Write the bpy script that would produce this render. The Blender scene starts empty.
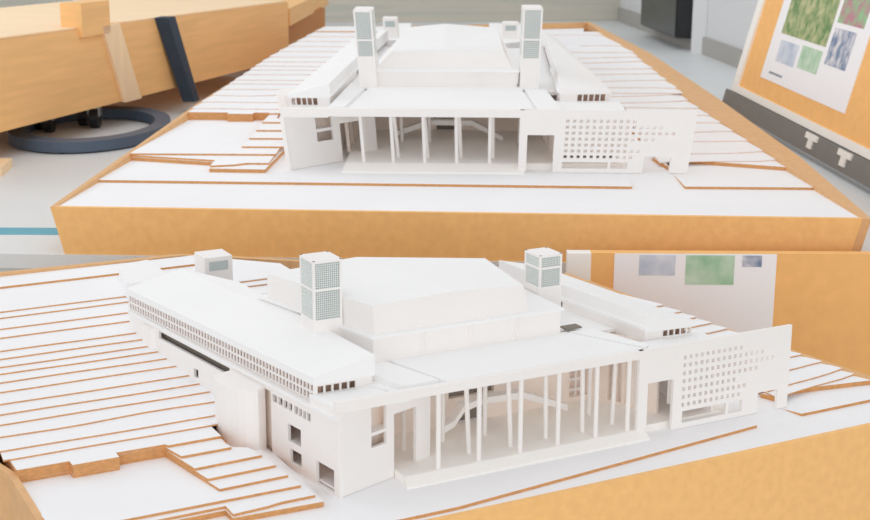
import bpy, bmesh, math, random
from mathutils import Vector, Matrix
random.seed(4)
S = bpy.context.scene
C = S.collection
U = 0.01                      # one drawing unit = 1 cm
EYE = 1.79                    # camera height (m)

# ------------------------------------------------------------------ camera
p, r = 0.25, 0.005
cp, sp, cr, sr = math.cos(p), math.sin(p), math.cos(r), math.sin(r)
B0 = Matrix(((1, 0, 0), (0, 0, -1), (0, 1, 0)))
Rp = Matrix(((1, 0, 0), (0, cp, -sp), (0, sp, cp)))
Rr = Matrix(((cr, -sr, 0), (sr, cr, 0), (0, 0, 1)))
RC = Rr @ Rp @ B0
cam = bpy.data.cameras.new('camera')
cam.sensor_width = 36.0
cam.lens = 60.0
cam.clip_start = 0.05
cam.clip_end = 100
cam.dof.use_dof = True
cam.dof.focus_distance = 3.1
cam.dof.aperture_fstop = 8.0
co = bpy.data.objects.new('camera', cam)
C.objects.link(co)
co.matrix_world = Matrix.Translation((0, 0, EYE)) @ (RC.transposed() @ Matrix(((1, 0, 0), (0, -1, 0), (0, 0, -1)))).to_4x4()
S.camera = co

# ------------------------------------------------------------------ light
S.view_settings.view_transform = 'Standard'
S.view_settings.look = 'None'
S.view_settings.gamma = 1
S.view_settings.use_curve_mapping = False
S.view_settings.exposure = 0.0
S.cycles.max_bounces = 14
S.cycles.diffuse_bounces = 12
w = bpy.data.worlds.new('world')
S.world = w
w.use_nodes = True
w.node_tree.nodes['Background'].inputs[0].default_value = (0.985, 0.99, 1.0, 1)
w.node_tree.nodes['Background'].inputs[1].default_value = 0.70


def area(name, loc, rot, size, size_y, power, col=(1, 1, 1)):
    l = bpy.data.lights.new(name, 'AREA')
    l.shape = 'RECTANGLE'
    l.size = size
    l.size_y = size_y
    l.energy = power
    l.color = col
    o = bpy.data.objects.new(name, l)
    C.objects.link(o)
    o.location = loc
    o.rotation_euler = rot


area('front_fill_light', (0.3, -3.4, 1.7), (math.radians(90), 0, 0), 7.0, 2.6, 90, (1, .985, .96))  # unseen fill added behind the camera to brighten front faces
area('ceiling_light', (-0.6, 2.6, 4.6), (0, 0, 0), 4.0, 3.0, 24)
area('side_fill_light', (-3.6, 6.0, 2.6), (0, math.radians(-90), 0), 2.2, 4.5, 48, (.97, .985, 1))  # fill added from the left to brighten the leaning pin board
area('ceiling_light', (0.4, 7.2, 4.8), (0, 0, 0), 5.0, 5.0, 30)


# ------------------------------------------------------------------ materials
def srgb(c):
    return tuple(((x / 255 / 12.92) if x / 255 <= 0.04045 else ((x / 255 + 0.055) / 1.055) ** 2.4) for x in c)


MATS = {}


def mat(name, rgb, rough=0.8, noise=0.0, scale=30.0, stretch=None, rgb2=None, metal=0.0, spec=0.3):
    if name in MATS:
        return MATS[name]
    m = bpy.data.materials.new(name)
    m.use_nodes = True
    nt = m.node_tree
    b = nt.nodes['Principled BSDF']
    b.inputs['Roughness'].default_value = rough
    b.inputs['Metallic'].default_value = metal
    b.inputs['Specular IOR Level'].default_value = spec
    c = srgb(rgb)
    tc = nt.nodes.new('ShaderNodeTexCoord')
    mp = nt.nodes.new('ShaderNodeMapping')
    nz = nt.nodes.new('ShaderNodeTexNoise')
    rp = nt.nodes.new('ShaderNodeValToRGB')
    nt.links.new(tc.outputs['Object'], mp.inputs[0])
    nt.links.new(mp.outputs[0], nz.inputs['Vector'])
    nt.links.new(nz.outputs['Fac'], rp.inputs[0])
    nt.links.new(rp.outputs[0], b.inputs['Base Color'])
    nz.inputs['Scale'].default_value = scale
    nz.inputs['Detail'].default_value = 4
    if stretch:
        mp.inputs['Scale'].default_value = stretch
    d = srgb(rgb2) if rgb2 else tuple(x * (1 - noise) for x in c)
    e = c if rgb2 else tuple(min(1, x * (1 + noise)) for x in c)
    rp.color_ramp.elements[0].position = 0.35
    rp.color_ramp.elements[1].position = 0.68
    rp.color_ramp.elements[0].color = (*d, 1)
    rp.color_ramp.elements[1].color = (*e, 1)
    MATS[name] = m
    return m


def wall_mat(name, rgb, rgb2, count):
    """horizontal blind slats / bands"""
    m = bpy.data.materials.new(name)
    m.use_nodes = True
    nt = m.node_tree
    b = nt.nodes['Principled BSDF']
    b.inputs['Roughness'].default_value = 0.8
    tc = nt.nodes.new('ShaderNodeTexCoord')
    mp = nt.nodes.new('ShaderNodeMapping')
    mp.inputs['Scale'].default_value = (0.8, 1, count)
    nz = nt.nodes.new('ShaderNodeTexNoise')
    nz.inputs['Scale'].default_value = 1.0
    nz.inputs['Detail'].default_value = 3
    rp = nt.nodes.new('ShaderNodeValToRGB')
    nt.links.new(tc.outputs['Object'], mp.inputs[0])
    nt.links.new(mp.outputs[0], nz.inputs['Vector'])
    nt.links.new(nz.outputs['Fac'], rp.inputs[0])
    nt.links.new(rp.outputs[0], b.inputs['Base Color'])
    rp.color_ramp.elements[0].position = 0.35
    rp.color_ramp.elements[1].position = 0.65
    rp.color_ramp.elements[0].color = (*srgb(rgb), 1)
    rp.color_ramp.elements[1].color = (*srgb(rgb2), 1)
    MATS[name] = m
    return m


CARD = mat('white_card', (246, 243, 241), 0.75, 0.012, 6)
ROOF = mat('white_roof_card', (247, 247, 247), 0.7, 0.01, 5)
PAPER = mat('white_ground_card', (246, 246, 248), 0.75, 0.012, 5)
EDGE = mat('laser_cut_edge', (214, 158, 104), 0.8, 0.12, 90, (1, 1, 3))
TERR = mat('portico_floor_card', (251, 248, 244), 0.75, 0.01, 6)
LINING = mat('shade_brown_lining', (196, 168, 152), 0.85, 0.03, 8)  # brown tint paints interior shade onto the linings
INNER = mat('inner_card', (247, 236, 227), 0.85, 0.02, 8)
MDF = mat('mdf_board', (253, 199, 130), 0.6, 0.05, 45)
MDFTOP = mat('mdf_rim', (226, 180, 130), 0.6, 0.05, 40)
MESHB = mat('grey_green_film', (190, 201, 200), 0.6, 0.02, 20)
GRILLE = mat('white_grille', (232, 236, 234), 0.7, 0.01, 20)
TIMBER = mat('light_timber', (246, 196, 134), 0.55, 0.05, 3, (1, 1, 14))
TIMBERL = mat('pale_timber', (250, 222, 184), 0.55, 0.04, 3, (1, 8, 1))
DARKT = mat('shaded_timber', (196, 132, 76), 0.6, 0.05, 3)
NAVY = mat('navy_webbing', (58, 70, 86), 0.7, 0.08, 20)
BLUE = mat('slate_blue_plastic', (88, 104, 124), 0.45, 0.05, 6)
BLACK = mat('black_plastic', (40, 42, 44), 0.4, 0.1, 10)
CHROME = mat('dull_chrome', (190, 192, 196), 0.3, 0.05, 10, metal=0.7)
FLOOR = mat('pale_vinyl_floor', (224, 228, 230), 0.45, 0.03, 1.6)
LOWFLOOR = mat('lower_vinyl_floor', (228, 226, 222), 0.5, 0.03, 2)
STAGE = mat('grey_stage_front', (196, 199, 198), 0.7, 0.02, 3)
TAPE = mat('teal_tape', (104, 172, 190), 0.6, 0.03, 10)
WALLW = mat('white_wall', (222, 224, 226), 0.8, 0.01, 2)
SKIRT = mat('grey_skirting', (176, 174, 170), 0.7, 0.02, 4)
BLIND = wall_mat('slatted_grey_wall', (198, 197, 186), (214, 206, 192), 26)
CORK = mat('orange_cork', (250, 194, 124), 0.8, 0.03, 25)
FRAME = mat('white_frame', (250, 250, 246), 0.5, 0.01, 10)
TRAY = mat('dark_grey_tray', (132, 132, 130), 0.5, 0.05, 8, (1, 1, 6))
POSTER = mat('poster_paper', (250, 250, 253), 0.5, 0.005, 10)
HEAT = mat('dark_glass', (58, 62, 62), 0.25, 0.25, 5)
PIC_GREEN = mat('green_drawing', (92, 140, 84), 0.6, 0, 24, None, (196, 196, 150))
PIC_MINT = mat('mint_drawing', (146, 194, 154), 0.6, 0, 14, None, (206, 226, 206))
PIC_GREY = mat('grey_plan_drawing', (228, 232, 240), 0.6, 0, 14, None, (186, 198, 218))
PIC_MIX = mat('coloured_plan_drawing', (226, 224, 230), 0.6, 0, 26, None, (120, 140, 170))
PIC_WARM = mat('bright_plan_drawing', (150, 200, 150), 0.6, 0, 22, None, (196, 130, 150))
GREYP = mat('recess_shade_card', (140, 132, 124), 0.9, 0.05, 10)  # grey that paints shade inside openings and gaps


# ------------------------------------------------------------------ mesh helpers
class MB:
    def __init__(self):
        self.v = []
        self.f = []
        self.m = []

    def face(self, pts, mi=0):
        n = len(self.v)
        self.v += [tuple(q) for q in pts]
        self.f.append(tuple(range(n, n + len(pts))))
        self.m.append(mi)

    def prism(self, poly, z0, z1, top=0, side=0):
        """plan polygon -> slab; z0/z1 numbers or one value per corner"""
        n = len(poly)
        a = z0 if hasattr(z0, '__len__') else [z0] * n
        b = z1 if hasattr(z1, '__len__') else [z1] * n
        area2 = sum(poly[i][0] * poly[(i + 1) % n][1] - poly[(i + 1) % n][0] * poly[i][1] for i in range(n))
        idx = list(range(n)) if area2 > 0 else list(range(n))[::-1]
        s = len(self.v)
        self.v += [(poly[i][0], poly[i][1], a[i]) for i in idx] + [(poly[i][0], poly[i][1], b[i]) for i in idx]
        self.f.append(tuple(s + i for i in range(n))[::-1]); self.m.append(top)
        self.f.append(tuple(s + n + i for i in range(n))); self.m.append(top)
        for i in range(n):
            j = (i + 1) % n
            self.f.append((s + i, s + j, s + n + j, s + n + i)); self.m.append(side)
        return self

    def box(self, x0, x1, y0, y1, z0, z1, mi=0):
        return self.prism([(x0, y0), (x1, y0), (x1, y1), (x0, y1)], z0, z1, mi, mi)

    def hexa(self, b, t, mi=0):
        """bottom 4 and top 4 points, same order (counter-clockwise from above)"""
        s = len(self.v)
        self.v += [tuple(q) for q in b] + [tuple(q) for q in t]
        fs = [(3, 2, 1, 0), (4, 5, 6, 7)] + [(i, (i + 1) % 4, 4 + (i + 1) % 4, 4 + i) for i in range(4)]
        for f in fs:
            self.f.append(tuple(s + q for q in f)); self.m.append(mi)
        return self

    def tube(self, a, b, ra, rb=None, n=12, mi=0):
        a = Vector(a); b = Vector(b); rb = ra if rb is None else rb
        d = (b - a).normalized()
        u = d.orthogonal().normalized(); v = d.cross(u)
        s = len(self.v)
        for c, rr in ((a, ra), (b, rb)):
            for i in range(n):
                t = 2 * math.pi * i / n
                self.v.append(tuple(c + u * rr * math.cos(t) + v * rr * math.sin(t)))
        for i in range(n):
            j = (i + 1) % n
            self.f.append((s + i, s + j, s + n + j, s + n + i)); self.m.append(mi)
        self.f.append(tuple(s + i for i in range(n))[::-1]); self.m.append(mi)
        self.f.append(tuple(s + n + i for i in range(n))); self.m.append(mi)
        return self

    def panel(self, a, b, z0, z1, th, holes=(), mi=0):
        """vertical sheet from plan point a to b with rectangular holes (s0,s1,z0,z1) in running length s;
        th > 0 thickens to the left of a->b"""
        a = Vector(a); b = Vector(b)
        L = (b - a).length
        d = (b - a) / L
        nn = Vector((-d.y, d.x))
        xs = sorted({0.0, L} | {min(max(round(q, 4), 0), L) for h in holes for q in h[:2]})
        zs = sorted({z0, z1} | {min(max(round(q, 4), z0), z1) for h in holes for q in h[2:]})
        nx, nz = len(xs) - 1, len(zs) - 1
        fill = [[True] * nz for _ in range(nx)]
        for i in range(nx):
            cx = (xs[i] + xs[i + 1]) / 2
            for k in range(nz):
                cz = (zs[k] + zs[k + 1]) / 2
                for h in holes:
                    if h[0] < cx < h[1] and h[2] < cz < h[3]:
                        fill[i][k] = False
                        break
        base = len(self.v)
        ids = {}

        def vid(i, k, s):
            key = (i, k, s)
            if key not in ids:
                q = a + d * xs[i] + nn * (th * s)
                ids[key] = len(self.v)
                self.v.append((q.x, q.y, zs[k]))
            return ids[key]
        flip = th < 0
        F = []
        for i in range(nx):
            for k in range(nz):
                if not fill[i][k]:
                    continue
                F.append((vid(i, k, 0), vid(i + 1, k, 0), vid(i + 1, k + 1, 0), vid(i, k + 1, 0)))
                F.append((vid(i, k, 1), vid(i, k + 1, 1), vid(i + 1, k + 1, 1), vid(i + 1, k, 1)))
                if i == 0 or not fill[i - 1][k]:
                    F.append((vid(i, k, 0), vid(i, k + 1, 0), vid(i, k + 1, 1), vid(i, k, 1)))
                if i == nx - 1 or not fill[i + 1][k]:
                    F.append((vid(i + 1, k, 0), vid(i + 1, k, 1), vid(i + 1, k + 1, 1), vid(i + 1, k + 1, 0)))
                if k == 0 or not fill[i][k - 1]:
                    F.append((vid(i, k, 0), vid(i, k, 1), vid(i + 1, k, 1), vid(i + 1, k, 0)))
                if k == nz - 1 or not fill[i][k + 1]:
                    F.append((vid(i, k + 1, 0), vid(i + 1, k + 1, 0), vid(i + 1, k + 1, 1), vid(i, k + 1, 1)))
        for f in F:
            self.f.append(f[::-1] if flip else f)
            self.m.append(mi)
        return self


def link(name, me_v, me_f, me_m, mats, parent=None, smooth=False):
    me = bpy.data.meshes.new(name)
    me.from_pydata([tuple(q) for q in me_v], [], me_f)
    for m in mats:
        me.materials.append(m)
    for i, pl in enumerate(me.polygons):
        pl.material_index = me_m[i]
        pl.use_smooth = smooth
    me.validate()
    me.update()
    o = bpy.data.objects.new(name, me)
    C.objects.link(o)
    if parent is not None:
        o.parent = parent
    return o


def tag(o, label=None, cat=None, group=None, kind=None):
    if label: o['label'] = label
    if cat: o['category'] = cat
    if group: o['group'] = group
    if kind: o['kind'] = kind
    return o


def wobj(name, mb, mats, label=None, cat=None, kind=None, parent=None, smooth=False, origin=(0, 0, 0), group=None):
    """object in world cm relative to the eye (right, forward, up); local vertices about origin"""
    ox, oy, oz = origin
    vs = [((x - ox) * U, (y - oy) * U, (z - oz) * U) for x, y, z in mb.v]
    o = link(name, vs, mb.f, mb.m, mats if isinstance(mats, (list, tuple)) else [mats], parent, smooth)
    if parent is None:
        o.location = (ox * U, oy * U, EYE + oz * U)
    return tag(o, label, cat, group, kind)


def wempty(name, origin, label, cat, group=None):
    o = bpy.data.objects.new(name, None)
    o.empty_display_size = 0.05
    C.objects.link(o)
    o.location = (origin[0] * U, origin[1] * U, EYE + origin[2] * U)
    return tag(o, label, cat, group)


# ------------------------------------------------------------------ the room
ZF = -96.3        # upper floor
ZL = -EYE / U     # lower floor
m = MB().prism([(-420, 394.4), (420, 358.6), (420, 1210), (-420, 1210)], ZF - 4, ZF)
wobj('floor', m, FLOOR, kind='structure')
m = MB().prism([(-420, 394.6), (420, 358.8), (420, 363), (-420, 399)], ZL, ZF - 4)
wobj('trim_1', m, STAGE, kind='structure')
m = MB().prism([(-420, -450), (420, -450), (420, 363), (-420, 399)], ZL - 4, ZL)
wobj('floor', m, LOWFLOOR, kind='structure')
m = MB().prism([(-420, 1050), (140, 1117), (140, 1127), (-420, 1060)], ZF, 90)
wobj('wall_back', m, BLIND, kind='structure')
m = MB().prism([(140, 1117), (171.5, 810), (230, 250 + 134), (240, 384), (182, 812), (150, 1127)], ZF, 90)
wobj('wall_right', m, WALLW, kind='structure')
m = MB().prism([(138.5, 1115), (169.8, 810), (171, 811), (140, 1117)], ZF, ZF + 10.5)
wobj('baseboard_right', m, SKIRT, kind='structure')


# ------------------------------------------------------------------ the two card models
def model_frame(k, yaw, origin):
    return dict(k=k * U, yaw=yaw, org=origin)


class Model:
    def __init__(s, P):
        s.P = P
        s.k = P['k'] * U

    def root(s, name, at, label, cat, group=None):
        """Empty at model point `at`"""
        P = s.P
        o = bpy.data.objects.new(name, None)
        o.empty_display_size = 0.05
        C.objects.link(o)
        c, n = math.cos(P['yaw']), math.sin(P['yaw'])
        x, y, z = [q * s.k for q in at]
        o.location = (P['org'][0] * U + c * x - n * y, P['org'][1] * U + n * x + c * y, EYE + P['org'][2] * U + z)
        o.rotation_euler = (0, 0, P['yaw'])
        o['_at'] = at
        s.at = at
        return tag(o, label, cat, group)

    def part(s, name, mb, mats, parent, flare=True, label=None, kind=None, smooth=False):
        ax, ay, az = s.at
        vs = []
        fl = s.P['flare'] if flare else 0
        for x, y, z in mb.v:
            if fl:
                x = 50 + (x - 50) * (1 + fl * (z - 16))
            vs.append(((x - ax) * s.k, (y - ay) * s.k, (z - az) * s.k))
        return tag(link(name, vs, mb.f, mb.m, mats if isinstance(mats, (list, tuple)) else [mats], parent, smooth), label, None, None, kind)


def lerp(a, b, t):
    return tuple(a[i] + (b[i] - a[i]) * t for i in range(len(a)))


def xat(poly, y):
    """x on a polyline of plan points at depth y"""
    for (x0, y0), (x1, y1) in zip(poly, poly[1:]):
        if y <= y1:
            return x0 + (x1 - x0) * (y - y0) / (y1 - y0)
    (x0, y0), (x1, y1) = poly[-2:]
    return x0 + (x1 - x0) * (y - y0) / (y1 - y0)


def build_base(M):
    P = M.P
    rl, rr, yb = P['rim_l'], P['rim_r'], P['y_back']
    root = M.root('model_base', (0, P['rim_l'][0][1], P['z_bot']), P['lab_base'], 'model base')
    e = P['e']
    # ---- box sides
    y0 = rl[0][1]
    y1 = rr[0][1]
    zr = P['rim_z']      # function y -> rim height
    fl = P['rim_flare']
    th = 1.3

    def side(poly, sgn, bottom_shift):
        mb = MB()
        for (xa, ya), (xb, yc) in zip(poly, poly[1:]):
            wa, wb = P['rim_w'](ya, sgn), P['rim_w'](yc, sgn)
            bot = [(xa - sgn * bottom_shift, ya, P['z_bot']), (xa - sgn * (wa + bottom_shift), ya, P['z_bot']), (xb - sgn * wb, yc, P['z_bot']), (xb, yc, P['z_bot'])]
            top = [(xa, ya, zr(ya)), (xa - sgn * wa, ya, zr(ya)), (xb - sgn * wb, yc, zr(yc)), (xb, yc, zr(yc))]
            if sgn < 0:
                mb.hexa(bot, top)
            else:
                mb.hexa(bot[::-1], top[::-1])
        return mb
    M.part('side_board', side(rl, -1, fl), [MDFTOP], root, False)
    M.part('side_board', side(rr, 1, fl), [MDFTOP], root, False)
    xl, xr = rl[0][0], rr[0][0]
    fb = MB().hexa([(xl + fl, y0, P['z_bot']), (xr - fl, y1, P['z_bot']), (xr - fl, y1 + th, P['z_bot']), (xl + fl, y0 + th, P['z_bot'])],
                   [(xl, y0, zr(y0)), (xr, y1, zr(y0)), (xr, y1 + th, zr(y0)), (xl, y0 + th, zr(y0))])
    M.part('front_board', fb, [MDF], root, False)
    bk = P['back']
    mb = MB()
    for a, b in zip(bk, bk[1:]):
        d = Vector((b[0] - a[0], b[1] - a[1])).normalized(); n = Vector((-d.y, d.x)) * -1.6
        q = [a[:2], b[:2], (b[0] + n.x, b[1] + n.y), (a[0] + n.x, a[1] + n.y)]
        mb.prism(q, P['z_bot'], [a[2], b[2], b[2], a[2]])
    M.part('back_board', mb, [MDFTOP], root, False)
    # ---- ground sheet
    inl = [(x + 1.2, y) for x, y in rl]
    inr = [(x - P['rim_w'](y, 1) + .3, y) for x, y in rr]
    bp_ = [(q[0], q[1] - .8) for q in bk]
    poly = [(inl[0][0], y0 + .8)] + [(inr[0][0], y1 + .8)] + inr[1:-1] + bp_[::-1] + inl[1:-1][::-1]
    M.part('ground_sheet', MB().prism(poly, P['g0'] - .6, P['g0'], 0, 1), [PAPER, EDGE], root, False)

    def layer(poly, z, th=e, name='contour_layer', fine=False):
        if fine:
            mb_ = MB().prism(poly, z - th, z - th + th * P['burn'], 0, 1)
            mb_.prism(poly, z - th + th * P['burn'], z, 0, 0)
        else:
            mb_ = MB().prism(poly, z - th, z, 0, 1)
        M.part(name, mb_, [PAPER, EDGE], root, False)
    g1 = P['g1']
    cf0 = P['c_front']
    # forecourt layer with its brown front edge
    xa = xat(inl, P['f1'][0][1])
    layer([(xa, P['f1'][0][1]), P['f1'][0], P['f1'][1], P['ramp_back'][0], (P['ramp_back'][0][0], P['y_in']), (xa + 6, P['y_in']), (xat(inl, P['y_in']), P['y_in'])], g1, g1 - P['g0'])
    M.part('entry_ramp', MB().prism([P['f1'][1], P['c_front'][0], P['c_front'][1], (P['c_front'][1][0], P['y_in']), P['ramp_back'][0]], P['g0'] - .02,
                                    [P['g0'] + .02, P['g0'] + .02, g1, g1, g1]), [PAPER], root, False)
    layer([(P['ramp_back'][0][0] - 1, P['ramp_back'][0][1] + .2), (cf0[1][0] + .5, cf0[1][1]), (cf0[1][0] + .5, P['y_in']), (P['ramp_back'][0][0] - 1, P['y_in'])], g1 - .01, g1 - P['g0'], fine=True)
    # right low layer
    cf = P['c_front']
    yr = cf[0][1]
    zc = P['zc_low']
    layer([cf[1], cf[0], (xat(inr, yr), yr), (xat(inr, P['y_in']), P['y_in']), (cf[1][0], P['y_in'])], zc, zc - P['g0'])
    # two-ply step on the right, diagonal left edge
    t = P['t_right']
    for q in range(2):
        layer([t[0], t[1], (xat(inr, t[2][1]), t[2][1]), (xat(inr, P['y_in'] + 2), P['y_in'] + 2), (t[1][0] - .5, P['y_in'] + 2)], zc + e * (q + 1), e)
    # right contours
    z = zc + e * 2
    wr = P['wing_r_line']
    for k, (ya, yb_) in enumerate(P['cont_r']):
        z += e
        xa_ = max(xat(wr, ya), P['right_min'](k))
        pts = [(xa_, ya)]
        n = 6
        xe = xat(inr, yb_)
        for i in range(1, n):
            tt = i / n
            pts.append((xa_ + (xe - xa_) * tt, ya + (yb_ - ya) * tt + P['wav'] * .5 * math.sin(tt * 5 + k)))
        pts.append((xe, yb_))
        ye = min(yb, max(ya, yb_) + P['keep'])
        pts.append((xat(inr, ye), ye))
        pts.append((max(xat(wr, ye), P['right_min'](k)), ye))
        layer(pts, z, e, fine=True)
    # ---- left: low steps before the pit
    zp = P['zp']
    f2 = P['f2']
    l2 = P['thick_left']
    for q in range(2):
        z1 = zp - e * 2 - e * (1 - q)
        layer([(xat(inl, l2[0]), l2[0]), (f2[0][0], l2[1]), f2[0], f2[1], f2[2], (f2[2][0], P['y_pit'] + 2), (xat(inl, P['y_pit'] + 2), P['y_pit'] + 2)], z1, e)
    wv = P['wavy']
    layer([(xat(inl, l2[0] + .4), l2[0] + .4), (wv[0][0], l2[1] + .6), wv[0], lerp(wv[0], wv[1], .4), (lerp(wv[0], wv[1], .6)[0], wv[1][1]), wv[1], (wv[1][0], P['y_pit'] + 2), (xat(inl, P['y_pit'] + 2), P['y_pit'] + 2)], zp - e, e)
    layer([(xat(inl, P['thin'][0]), P['thin'][0]), P['thin'][1], (P['thin'][1][0], P['y_pit'] + 2), (xat(inl, P['y_pit'] + 2), P['y_pit'] + 2)], zp, e)
    # ---- pit: five plies with the notch, right flank stepping down
    yp = P['y_pit']; nx0, nx1, ny = P['notch']
    for n in range(5):
        a, b = P['side_steps'][n]
        z = zp + e * (n + 1)
        ja = (random.random() - .5) * .25
        poly = [(xat(inl, yp), yp), (nx0 - .1, yp + ja), (nx0 + ja, ny), (nx1 + ja * .6, ny + ja * .5), (nx1, yp - ja), (P['pit_r'][1][0], yp)]
        poly += [(a[0], a[1]), (b[0], b[1])]
        if b[1] < P['cyl_y'] and n < 3:
            poly += [(b[0] - 1, P['cyl_y'])]
        poly += [(P['side_steps'][4][1][0], P['cyl_y'] + 2), (P['side_steps'][4][1][0], P['y_pit'] + P['keep']), (xat(inl, yp + P['keep']), yp + P['keep'])]
        layer(poly, z, e)
    z = zp + e * 5
    wl = P['wing_l_line']
    for k, y in enumerate(P['cont_l']):
        z += e
        pts = [(xat(inl, y), y)]
        xe = xat(wl, y) + 1.0
        if y > P['wing_end']:
            xe = P['far_x'] if y < P['far_y'] - 4 else P['far2'][0]
        if y < P['cyl_back']:
            xe = P['side_steps'][4][1][0] + .5
        n = 8
        for i in range(1, n):
            tt = i / n
            bump = P['wav'] * (1.2 if k == 2 else .25) * math.sin(tt * 6 + k * 1.7) * math.sin(tt * 3.1)
            pts.append((pts[0][0] + (xe - pts[0][0]) * tt, y + bump))
        pts.append((xe, y))
        ye = min(yb, y + P['keep'])
        if k >= len(P['cont_l']) - 2:
            ye = yb
        if y > P['wing_end']:
            if y < P['far_y'] - 4:
                pts += [(xe, min(ye, P['far_y']))]
                if ye > P['far_y']:
                    pts += [(P['far2'][0], min(ye, P['far2'][1]))]
            else:
                pts += [(xe, min(ye, P['far2'][1]))]
            pts += [(xat(inl, ye), ye)]
        elif ye > P['wing_end']:
            pts += [(xat(wl, P['wing_end']) + 1.0, P['wing_end']), (P['far_x'], P['wing_end']), (P['far_x'], min(ye, P['far_y'])), (xat(inl, ye), ye)]
        else:
            pts += [(xat(wl, ye) + 1.0, ye), (xat(inl, ye), ye)]
        layer(pts, z, e * (3 if k == len(P['cont_l']) - 1 else 1), fine=k < len(P['cont_l']) - 1)
    # rear terrace behind the building
    q = P['rear_terrace']
    if q:
        layer(q['poly'], q['z'], 1.2, fine=True)
    return root


def grille_block(M, parent, x0, x1, y0, y1, zb, zp, zc, zt, nx=11, lean=0.0):
    """tower: white shaft, film core, perforated panels on three faces"""
    tw = M.part('tower', MB().box(x0, x1, y0, y1, zb, zp), [CARD], parent)
    fr = .45
    core = MB().box(x0 + .45, x1 - .45, y0 + .45, y1 - .45, zp, zt - .3)
    M.part('film_core', core, [MESHB], tw, label='grey green film behind the grilles')
    mb = MB()
    for a in (x0, x1 - fr):
        for b in (y0, y1 - fr):
            mb.box(a, a + fr, b, b + fr, zp, zt)
    h = .45
    for z in (zp, zc, zt - .5):
        mb.box(x0, x1, y0 - .01, y0 + .5, z, z + h)
        mb.box(x0, x1, y1 - .5, y1 + .01, z, z + h)
        mb.box(x0 - .01, x0 + .5, y0, y1, z, z + h)
        mb.box(x1 - .5, x1 + .01, y0, y1, z, z + h)
    mb.box(x0, x1, y0, y1, zt - .3, zt)
    M.part('tower_frame', mb, [CARD], tw)
    for a, b in (((x0 + fr, y0 + .12), (x1 - fr, y0 + .12)), ((x1 - .12, y0 + fr), (x1 - .12, y1 - fr)), ((x0 + .12, y1 - fr), (x0 + .12, y0 + fr))):
        L = math.dist(a, b)
        for z0, z1 in ((zp + h, zc), (zc + h, zt - .5)):
            n = max(3, round(L / (x1 - x0) * nx)); k = max(3, round((z1 - z0) / (x1 - x0) * nx * 1.0))
            px, pz = L / n, (z1 - z0) / k
            hs = [(px * (i + .16), px * (i + .84), z0 + pz * (j + .16), z0 + pz * (j + .84)) for i in range(n) for j in range(k)]
            M.part('grille_panel', MB().panel(a, b, z0, z1, .15, hs), [GRILLE], tw)
    return tw


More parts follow.
